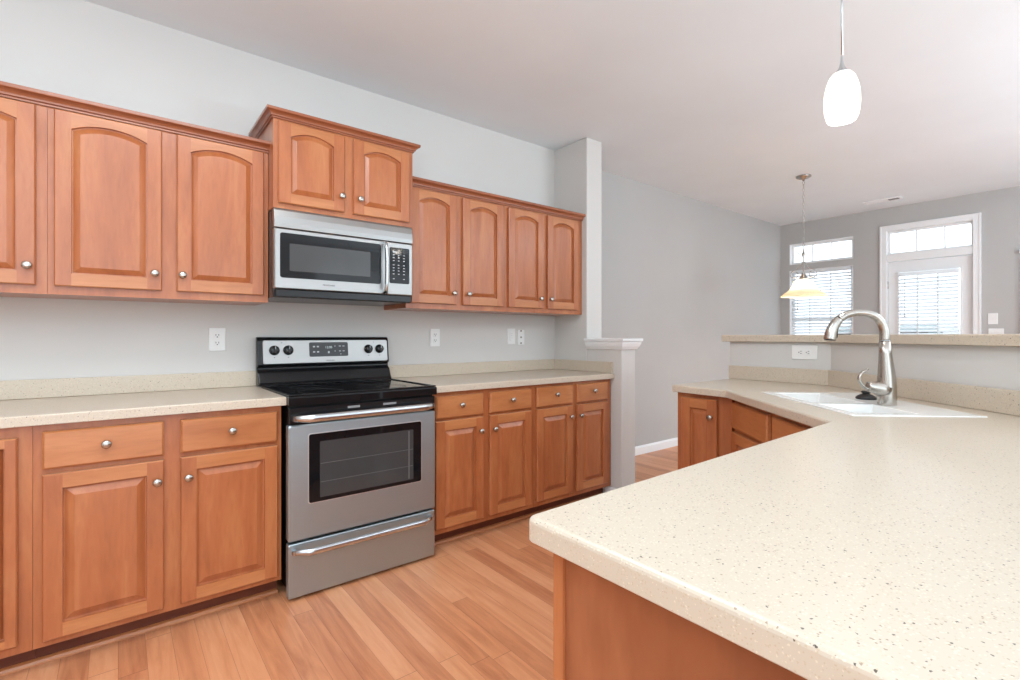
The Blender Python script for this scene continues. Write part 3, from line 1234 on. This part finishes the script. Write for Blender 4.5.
for v in r['geom']:
    if isinstance(v, bmesh.types.BMVert):
        v.co.z -= .0035
link('basin', bm, sink_m, sk, bevel=.010, segs=3)
for i in (1, 3):
    bm = B()
    cxx, cyy = (xa[i] + xa[i + 1]) / 2, (ya[1] + ya[2]) / 2
    lathe(bm, [(0, -.1690), (.030, -.1690), (.040, -.1670), (.042, -.1696), (0, -.1698)], 24, Matrix.Translation((cxx, cyy, 0)))
    link('drain', bm, nickel, sk)

# ---------------------------------------------------------------- faucet
FX, FY = 2.351, .601
fa = thing('kitchen_faucet', 'tall brushed nickel pull-down faucet on the sink deck', 'faucet', (FX, FY, .9182), math.atan2(-VN.y, -VN.x))
# local +x is the spout direction (out over the bowls)
bm = B()
tube(bm, [(0, 0, 0), (0, 0, .004), (0, 0, .03), (0, 0, .07), (.001, 0, .11), (.003, 0, .15), (.006, 0, .20), (.008, 0, .249)],
     [.0300, .0315, .0318, .0318, .0295, .0258, .0212, .0183], 28)
link('faucet_body', bm, nickel, fa)
bm = B()
lathe(bm, [(.0186, .2494), (.0192, .2500), (.0192, .2515), (.0186, .252)], 24, Matrix.Translation((.008, 0, 0)))
link('seam_ring', bm, steel_pol, fa)
sp = [(.008, 0, .252), (.010, 0, .290), (.021, 0, .322), (.043, 0, .345), (.074, 0, .3575), (.112, 0, .3605), (.150, 0, .352), (.178, 0, .335)]
rr = [.0183, .0172, .0160, .0148, .0138, .0134, .0142, .0158]
bm = B(); tube(bm, smooth_path(sp), lerp_list(rr), 20)
link('spout', bm, nickel, fa)
sh = [(.1785, 0, .3346), (.196, 0, .312), (.208, 0, .284), (.2135, 0, .255)]
bm = B(); tube(bm, smooth_path(sh), lerp_list([.0160, .0188, .0208, .0218]), 20)
hd = link('spray_head', bm, nickel, fa)
bm = B(); tube(bm, [(.2136, 0, .2545), (.2138, 0, .2515)], [.0195, .0190], 20)
link('nozzle', bm, dark_grey, hd)
bm = B(); tube(bm, smooth_path([(.186, 0, .296), (.1885, 0, .280), (.190, 0, .262)]), .0055, 10)
link('spray_button', bm, rubber, hd)
bm = B(); tube(bm, [(.004, 0, .058), (.026, 0, .064), (.044, 0, .068), (.062, 0, .070), (.070, 0, .0705), (.073, 0, .0705)], [.034, .031, .025, .0215, .0190, .0140], 20)
hb = link('valve_hub', bm, nickel, fa)
bm = B(); tube(bm, smooth_path([(.050, 0, .076), (.072, .0, .064), (.088, .0, .072), (.100, .0, .090), (.104, .0, .106), (.094, .0, .124), (.070, .0, .139)]),
               lerp_list([.0075, .0090, .0085, .0070, .0062, .0058, .0040]), 12, squash=(.75, 1.25))
link('lever', bm, nickel, fa)

# black stopper on the deck beside the faucet
bm = B()
lathe(bm, [(0, 0), (.036, 0), (.038, .003), (.037, .008), (.030, .014), (.022, .019), (.014, .022), (.013, .025), (.017, .027), (.018, .032), (.014, .035), (0, .036)], 28)
st = link('sink_stopper', bm, rubber)
st.location = (2.500, .712, .9184)
tag(st, 'black rubber sink stopper lying beside the faucet', 'stopper')

# ---------------------------------------------------------------- wall plates
def outlet(label, loc, rot, kind, group='outlets and switches', horizontal=False, w=.076, h=.120):
    t = thing('wall_plate' if kind != 'duplex' else 'power_outlet', label, 'outlet' if kind in ('duplex', 'jack') else 'switch', loc, rot, group)
    R = Matrix.Rotation(PI / 2, 4, 'Y') if horizontal else Matrix.Identity(4)
    bm = B(); plate(bm, rrect(-w / 2, w / 2, -h / 2, h / 2, .004), -.006, -.0005, R, bev=.002)
    link('cover_plate', bm, white_pl, t)
    if kind == 'duplex':
        for s in (-1, 1):
            bm = B(); plate(bm, rrect(-.017, .017, s * .020 - .014, s * .020 + .014, .008), -.0085, -.0062, R, bev=.0008)
            rc = link('receptacle', bm, white_pl, t)
            bm = B()
            zc = s * .020
            bx(bm, -.0078, -.0052, -.0092, -.0086, zc - .001, zc + .008, M=R)
            bx(bm, .0052, .0078, -.0092, -.0086, zc - .001, zc + .008, M=R)
            lathe(bm, [(0, .0086), (.0030, .0086), (.0030, .0092), (0, .0092)], 10, R @ Matrix.Translation((0, 0, zc - .007)) @ Matrix.Rotation(PI / 2, 4, 'X'))
            link('slots', bm, slot_m, rc)
    elif kind == 'toggle':
        bm = B(); bx(bm, -.0045, .0045, -.016, -.0062, -.004, .012, M=R)
        link('toggle', bm, white_pl, t, bevel=.001)
    elif kind == 'rocker':
        bm = B(); plate(bm, rrect(-.0165, .0165, -.033, .033, .003), -.0095, -.0062, R, bev=.001)
        link('rocker', bm, white_pl, t)
        bm = B()
        for z in (-.012, .006, .020):
            bx(bm, -.004, .006, -.0101, -.0096, z - .0012, z + .0012, M=R)
        link('indicator_marks', bm, plain('grey_mark', (.4, .4, .4), .5), t)
    elif kind == 'jack':
        for z in (-.046, 0, .050):
            bm = B(); bx(bm, -.007, .005, -.0085, -.0062, z - .006, z + .006, M=R)
            link('jack_socket', bm, plain('brass_grey_contact', (.22, .17, .13), .5), t)
    elif kind == 'two_gang':
        for s in (-1, 1):
            bm = B(); bx(bm, s * .023 - .0045, s * .023 + .0045, -.016, -.0062, -.004, .012, M=R)
            link('toggle', bm, white_pl, t, bevel=.001)
    return t


outlet('white double power outlet on the wall left of the range', (.409, 3.0, 1.169), 0, 'duplex')
outlet('white double power outlet on the wall just right of the range', (1.713, 3.0, 1.176), 0, 'duplex')
outlet('white rocker plate, left one of the pair near the partition', (2.385, 3.0, 1.184), 0, 'rocker')
outlet('white jack plate, right one of the pair near the partition', (2.482, 3.0, 1.177), 0, 'jack', w=.070, h=.116)
outlet('white outlet mounted sideways on the low bar wall', (BX, 1.174, 1.093), -PI / 2, 'duplex', horizontal=True, w=.080, h=.134)
outlet('small white light switch on the grey wall right of the glass door', (XF, .936, 1.370), -PI / 2, 'toggle', w=.076, h=.118)
outlet('wide white double switch low on the grey wall, half hidden by bar ledge', (XF, .912, 1.222), -PI / 2, 'two_gang', w=.118, h=.090)

# ---------------------------------------------------------------- far windows and door
def far_frame(bm, y0, y1, z0, z1, t, x0, x1):
    bx(bm, x0, x1, y0, y0 + t, z0, z1); bx(bm, x0, x1, y1 - t, y1, z0, z1)
    bx(bm, x0, x1, y0 + t, y1 - t, z0, z0 + t); bx(bm, x0, x1, y0 + t, y1 - t, z1 - t, z1)


def window(n, y0, y1, z0, z1, t, panes):
    r = bpy.data.objects.new('window_%d' % n, None)
    C.objects.link(r)
    r.location = (XF, (y0 + y1) / 2, z0)
    r['kind'] = 'structure'
    O = Vector(r.location)
    def L(bm):
        for v in bm.verts:
            v.co -= O
        return bm
    bm = B()
    far_frame(bm, y0 + .001, y1 - .001, z0 + .001, z1 - .001, .010, XF + .002, XF + .075)   # reveal lining
    far_frame(bm, y0 + .011, y1 - .011, z0 + .011, z1 - .011, t, XF + .06, XF + .10)
    iy0, iy1, iz0, iz1 = y0 + .011 + t, y1 - .011 - t, z0 + .011 + t, z1 - .011 - t
    for k in range(1, panes):
        yy = iy0 + (iy1 - iy0) * k / panes
        bx(bm, XF + .07, XF + .09, yy - .006, yy + .006, iz0, iz1)
    if panes == 1:
        zz = (iz0 + iz1) / 2
        bx(bm, XF + .06, XF + .09, iy0, iy1, zz - .018, zz + .018)
    link('window_frame', L(bm), m_trim, r)
    bm = B(); bx(bm, XF + .078, XF + .082, iy0 - .004, iy1 + .004, iz0 - .004, iz1 + .004)
    link('window_pane', L(bm), glass, r)
    return r


window(1, 2.208, 2.967, .75, 2.085, .034, 1)
window(2, 2.208, 2.967, 2.165, 2.45, .024, 3)
window(3, -.25, .70, .75, 2.06, .034, 1)
bm = B(); bx(bm, XF - .03, XF + .01, 2.17, 3.0, .725, .749)
struct('trim_4', bm, m_trim, bevel=.003)


def blind(label, y0, y1, z0, z1, x, group, wand_y=None):
    t = thing('window_blind', label, 'blind', (x, (y0 + y1) / 2, z0), 0, group)
    O = Vector(t.location)
    def L(bm):
        for v in bm.verts:
            v.co -= O
        return bm
    bm = B(); bx(bm, x - .022, x + .018, y0, y1, z1 - .042, z1)
    link('headrail', L(bm), blind_m, t, bevel=.003)
    bm = B()
    z = z0 + .035
    n = 0
    while z < z1 - .05:
        M = Matrix.Translation((x, 0, z)) @ Matrix.Rotation(math.radians(-36), 4, 'Y')
        bx(bm, -.023, .023, y0 + .004, y1 - .004, -.0012, .0012, M=M)
        z += .0405
    link('slats', L(bm), blind_m, t)
    bm = B(); bx(bm, x - .018, x + .018, y0 + .004, y1 - .004, z0, z0 + .016)
    link('bottom_rail', L(bm), blind_m, t, bevel=.002)
    bm = B()
    for yy in (y0 + (y1 - y0) * .33, y0 + (y1 - y0) * .67):
        for xx in (x - .024, x + .024):
            bx(bm, xx - .0008, xx + .0008, yy - .004, yy + .004, z0 + .016, z1 - .042)
    link('ladder_tape', L(bm), plain('ladder_tape_white', (.72, .73, .74), .6), t)
    if wand_y:
        bm = B(); tube(bm, [(x - .032, wand_y, z1 - .045), (x - .034, wand_y, z1 - .50)], .0025, 8)
        tube(bm, [(x - .034, wand_y, z1 - .50), (x - .034, wand_y, z1 - .53)], [.006, .007], 8)
        link('pull_cord', L(bm), plain('cord_grey', (.50, .50, .51), .6), t)
    return t


G_BL = 'white slatted blinds on the far wall'
blind('white slatted blind in the window left of the glass door', 2.226, 2.950, .79, 2.072, XF + .030, G_BL, 2.86)
blind('white slatted blind at the right edge of the picture', -.26, .735, .70, 2.075, XF - .028, G_BL)

# glazed door with transom above
dr = bpy.data.objects.new('door_1', None); C.objects.link(dr); dr.location = (XF, 1.4725, 0); dr['kind'] = 'structure'
DO = Vector(dr.location)
def DL(bm):
    for v in bm.verts:
        v.co -= DO
    return bm
bm = B()
cy0, cy1, cz = 1.029, 1.923, 2.509
x0, x1 = XF - .018, XF - .001
bx(bm, x0, x1, cy0, cy0 + .062, .002, cz); bx(bm, x0, x1, cy1 - .062, cy1, .002, cz); bx(bm, x0, x1, cy0 + .062, cy1 - .062, cz - .062, cz)
bx(bm, XF - .024, XF - .001, cy0 - .004, cy0 + .014, .002, cz + .004); bx(bm, XF - .024, XF - .001, cy1 - .014, cy1 + .004, .002, cz + .004)
bx(bm, XF - .024, XF - .001, cy0 + .014, cy1 - .014, cz - .014, cz + .004)
bx(bm, XF + .001, XF + .11, 1.061, 1.088, .002, 2.469); bx(bm, XF + .001, XF + .11, 1.857, 1.884, .002, 2.469)
bx(bm, XF + .001, XF + .11, 1.088, 1.857, 2.445, 2.469)
bx(bm, XF - .010, XF + .10, 1.088, 1.857, 2.078, 2.162)
far_frame(bm, 1.089, 1.856, 2.163, 2.444, .022, XF + .03, XF + .075)
for yy in (1.333, 1.585):
    bx(bm, XF + .04, XF + .065, yy - .007, yy + .007, 2.185, 2.422)
link('door_casing', DL(bm), m_trim, dr, bevel=.002)
bm = B(); bx(bm, XF + .050, XF + .054, 1.108, 1.838, 2.182, 2.426)
link('transom_pane', DL(bm), glass, dr)
bm = B()
ly0, ly1, lz = 1.092, 1.853, 2.070
gx0, gx1 = XF + .03, XF + .072
gy0, gy1, gz0, gz1 = 1.198, 1.751, .30, 1.945
bx(bm, gx0, gx1, ly0, gy0, .012, lz); bx(bm, gx0, gx1, gy1, ly1, .012, lz)
bx(bm, gx0, gx1, gy0, gy1, .012, gz0); bx(bm, gx0, gx1, gy0, gy1, gz1, lz)
far_frame(bm, gy0 - .016, gy1 + .016, gz0 - .016, gz1 + .016, .018, gx0 - .008, gx0 + .001)
lf = link('door_leaf', DL(bm), m_trim, dr)
bm = B(); bx(bm, XF + .055, XF + .059, gy0 - .002, gy1 + .002, gz0 - .002, gz1 + .002)
link('door_pane', DL(bm), glass, dr)
bm = B()
for z in (.25, 1.05, 1.80):
    tube(bm, [(gx0 - .006, ly1 + .003, z - .045), (gx0 - .006, ly1 + .003, z + .045)], .006, 8)
link('door_hinge', DL(bm), nickel, dr)
bm = B()
lathe(bm, [(0, 0), (.028, 0), (.026, .01), (.010, .014), (.010, .04), (.026, .05), (.026, .065), (0, .07)], 20, Matrix.Translation((gx0, 1.145, .95)) @ Matrix.Rotation(-PI / 2, 4, 'Y'))
link('door_handle', DL(bm), nickel, dr)
blind('white slatted blind on the glass of the far door', 1.206, 1.744, .32, 1.935, XF + .002, G_BL, 1.68)

# ---------------------------------------------------------------- ceiling vent
vt = thing('ceiling_vent', 'narrow white air vent in the ceiling near the glass door', 'vent', (6.79, 1.78, ZC - .001))
bm = B()
bx(bm, -.055, .055, -.175, .175, -.004, 0)
for k in range(3):
    M = Matrix.Translation((-.0225 + k * .0225, 0, -.009)) @ Matrix.Rotation(math.radians(35), 4, 'Y')
    bx(bm, -.010, .010, -.150, .150, -.0008, .0008, M=M)
bx(bm, -.055, -.037, -.175, .175, -.014, -.004); bx(bm, .037, .055, -.175, .175, -.014, -.004)
bx(bm, -.037, .037, -.175, -.155, -.014, -.004); bx(bm, -.037, .037, .155, .175, -.014, -.004)
link('vent_grille', bm, m_trim, vt)
bm = B(); bx(bm, -.036, .036, -.153, -.06, -.0148, -.0135)  # dark grey strip under one end of the grille
link('damper_slot', bm, plain('vent_dark_grey', (.16, .16, .16), .6), vt)

# ---------------------------------------------------------------- pendants
def point(name, loc, power, col, r=.03):
    l = bpy.data.lights.new(name, 'POINT'); l.energy = power; l.color = col; l.shadow_soft_size = r
    o = bpy.data.objects.new(name, l); C.objects.link(o); o.location = loc
    return o
PX, PY = 2.121, .680
p1 = thing('pendant_lamp', 'small milk glass pendant hanging over the peninsula sink', 'lamp', (PX, PY, ZC))
def lz(z): return z - ZC
bm = B(); lathe(bm, [(0, -.001), (.058, -.001), (.060, -.008), (.045, -.020), (.012, -.026), (0, -.026)], 28)
link('ceiling_canopy', bm, nickel, p1)
bm = B(); tube(bm, [(0, 0, -.026), (0, 0, lz(2.222))], .0036, 10)
link('hanging_rod', bm, steel_pol, p1)
bm = B(); lathe(bm, [(.0037, lz(2.235)), (.005, lz(2.212)), (.009, lz(2.193)), (.017, lz(2.178)), (.023, lz(2.172)), (.023, lz(2.1685)), (0, lz(2.1685))], 24)
link('lamp_socket', bm, steel_pol, p1)
bm = B()
prof = [(.021, 2.169), (.030, 2.166), (.042, 2.151), (.051, 2.124), (.0565, 2.094), (.058, 2.062), (.056, 2.028), (.050, 1.999), (.045, 1.990)]
inn = [(r - .003, z) for r, z in reversed(prof)]
lathe(bm, [(r, lz(z)) for r, z in prof + inn], 36)
link('lamp_shade', bm, shade_white, p1)
bm = B(); lathe(bm, [(0, lz(2.045)), (.016, lz(2.05)), (.022, lz(2.07)), (.017, lz(2.098)), (.011, lz(2.12)), (.011, lz(2.168)), (0, lz(2.168))], 20)
link('light_bulb', bm, plain('lit_bulb', (1, 1, 1), .5, emit=(1, .96, .9), estr=2.0), p1)
point('pendant_bulb_light', (PX, PY, 2.02), 3.5, (1, .95, .88))

QX, QY = 5.183, 1.985
p2 = thing('pendant_lamp', 'cream glass bell pendant on a chain in front of the far window', 'lamp', (QX, QY, ZC))
bm = B(); lathe(bm, [(0, -.001), (.065, -.001), (.066, -.012), (.050, -.022), (.016, -.030), (.010, -.045), (0, -.046)], 28)
link('ceiling_canopy', bm, nickel, p2)
# chain of separate oval links in one mesh
bm = B()
z = 2.682
k = 0
while z > 2.045:
    pts = []
    for q in range(13):
        a = 2 * PI * q / 12
        u, vv = .0085 * math.cos(a), .019 * math.sin(a)
        pts.append((u, 0, lz(z - .019) + vv) if k % 2 else (0, u, lz(z - .019) + vv))
    tube(bm, pts, .0021, 6, caps=False)
    z -= .0335
    k += 1
link('chain', bm, nickel, p2)
bm = B(); lathe(bm, [(0, lz(2.030)), (.006, lz(2.027)), (.006, lz(2.005)), (.012, lz(1.990)), (.016, lz(1.970)), (.010, lz(1.950)), (.007, lz(1.93)), (.007, lz(1.80)), (.012, lz(1.792)), (.022, lz(1.775)), (.038, lz(1.745)), (.052, lz(1.733)), (0, lz(1.731))], 20)
link('stem', bm, nickel, p2)
for s in range(4):
    a = s * PI / 2 + .35
    ca, sa = math.cos(a), math.sin(a)
    bm = B()
    pr = [(.007, 1.90), (.03, 1.865), (.062, 1.835), (.095, 1.815), (.110, 1.785), (.100, 1.758), (.072, 1.750), (.050, 1.766), (.047, 1.792), (.062, 1.805)]
    tube(bm, smooth_path([(r * ca, r * sa, lz(zz)) for r, zz in pr], 4), .0040, 8)
    link('scroll_arm', bm, nickel, p2)
for s in range(4):
    a = s * PI / 2 + .35
    ca, sa = math.cos(a), math.sin(a)
    bm = B()
    tube(bm, smooth_path([(r * ca, r * sa, lz(zz)) for r, zz in ((.008, 1.965), (.03, 1.975), (.05, 1.995), (.062, 2.01))], 4), lerp_list([.004, .0045, .004, .0025], 4), 8)
    link('leaf_finial', bm, nickel, p2)
bm = B()
prof = [(.044, 1.731), (.070, 1.726), (.088, 1.712), (.098, 1.690), (.108, 1.665), (.125, 1.640), (.150, 1.617), (.180, 1.598), (.205, 1.582), (.214, 1.572), (.2145, 1.568)]
prof = [(r * .92, z) for r, z in prof]
inn = [(r - .004, z - .002) for r, z in reversed(prof)]
lathe(bm, [(r, lz(z)) for r, z in prof + inn], 44)
link('lamp_shade', bm, shade_cream, p2)
point('dining_bulb_light', (QX, QY, 1.66), 6.0, (1, .95, .86), .05)

# ---------------------------------------------------------------- outside the far windows
bm = B(); bx(bm, XF + .15, 40, -20, 25, -.30, -.20)
struct('ground', bm, plain('pale_paving', (.55, .56, .55), .8))
car_m = plain('dark_teal_car_paint', (.05, .12, .13), .25, coat=.5)
ca = thing('car', 'dark teal car parked outside, seen low through the door blind', 'car', (11.8, 2.62, -.20), PI / 2)
def side(bm, prof, x0, x1):
    # profile of (y, z) with sides that lean in above the waistline
    def tk(x, z): return x * (1 - .20 * max(0, z - .95) / .65)
    a = [bm.verts.new((tk(x0, z), y, z)) for y, z in prof]; b = [bm.verts.new((tk(x1, z), y, z)) for y, z in prof]
    n = len(prof)
    for i in range(n):
        bm.faces.new((a[i], a[(i + 1) % n], b[(i + 1) % n], b[i]))
    bm.faces.new(list(reversed(a))); bm.faces.new(b)
bm = B()
side(bm, [(2.05, .25), (2.10, .60), (2.05, .95), (1.85, 1.48), (1.6, 1.58), (.8, 1.62), (-.5, 1.60), (-1.2, 1.02), (-2.0, .85), (-2.1, .60), (-2.1, .25)], -.85, .85)
link('car_body', bm, car_m, ca, bevel=.06, segs=3)
for s_ in (-1, 1):
    bm = B()
    side(bm, [(1.70, 1.05), (1.6, 1.45), (.8, 1.50), (-.45, 1.48), (-1.0, 1.05)], s_ * .853, s_ * .868)
    link('side_window', bm, black_glass, ca)
bm = B()
a = [bm.verts.new(p) for p in ((-.70, 2.055, 1.08), (.70, 2.055, 1.08), (.62, 1.905, 1.44), (-.62, 1.905, 1.44))]
b = [bm.verts.new((v.co.x, v.co.y + .02, v.co.z + .006)) for v in a]
for k in range(4):
    bm.faces.new((a[k], a[(k + 1) % 4], b[(k + 1) % 4], b[k]))
bm.faces.new(a); bm.faces.new(b)
link('rear_window', bm, black_glass, ca)
for yy in (1.30, -1.30):
    for xx in (-.83, .63):
        bm = B()
        lathe(bm, [(0, 0), (.32, 0), (.33, .03), (.33, .17), (.32, .20), (0, .20)], 28, Matrix.Translation((xx, yy, .335)) @ Matrix.Rotation(PI / 2, 4, 'Y'))
        link('wheel', bm, rubber, ca)

for o in bpy.data.objects:
    if '_o' in o:
        del o['_o']
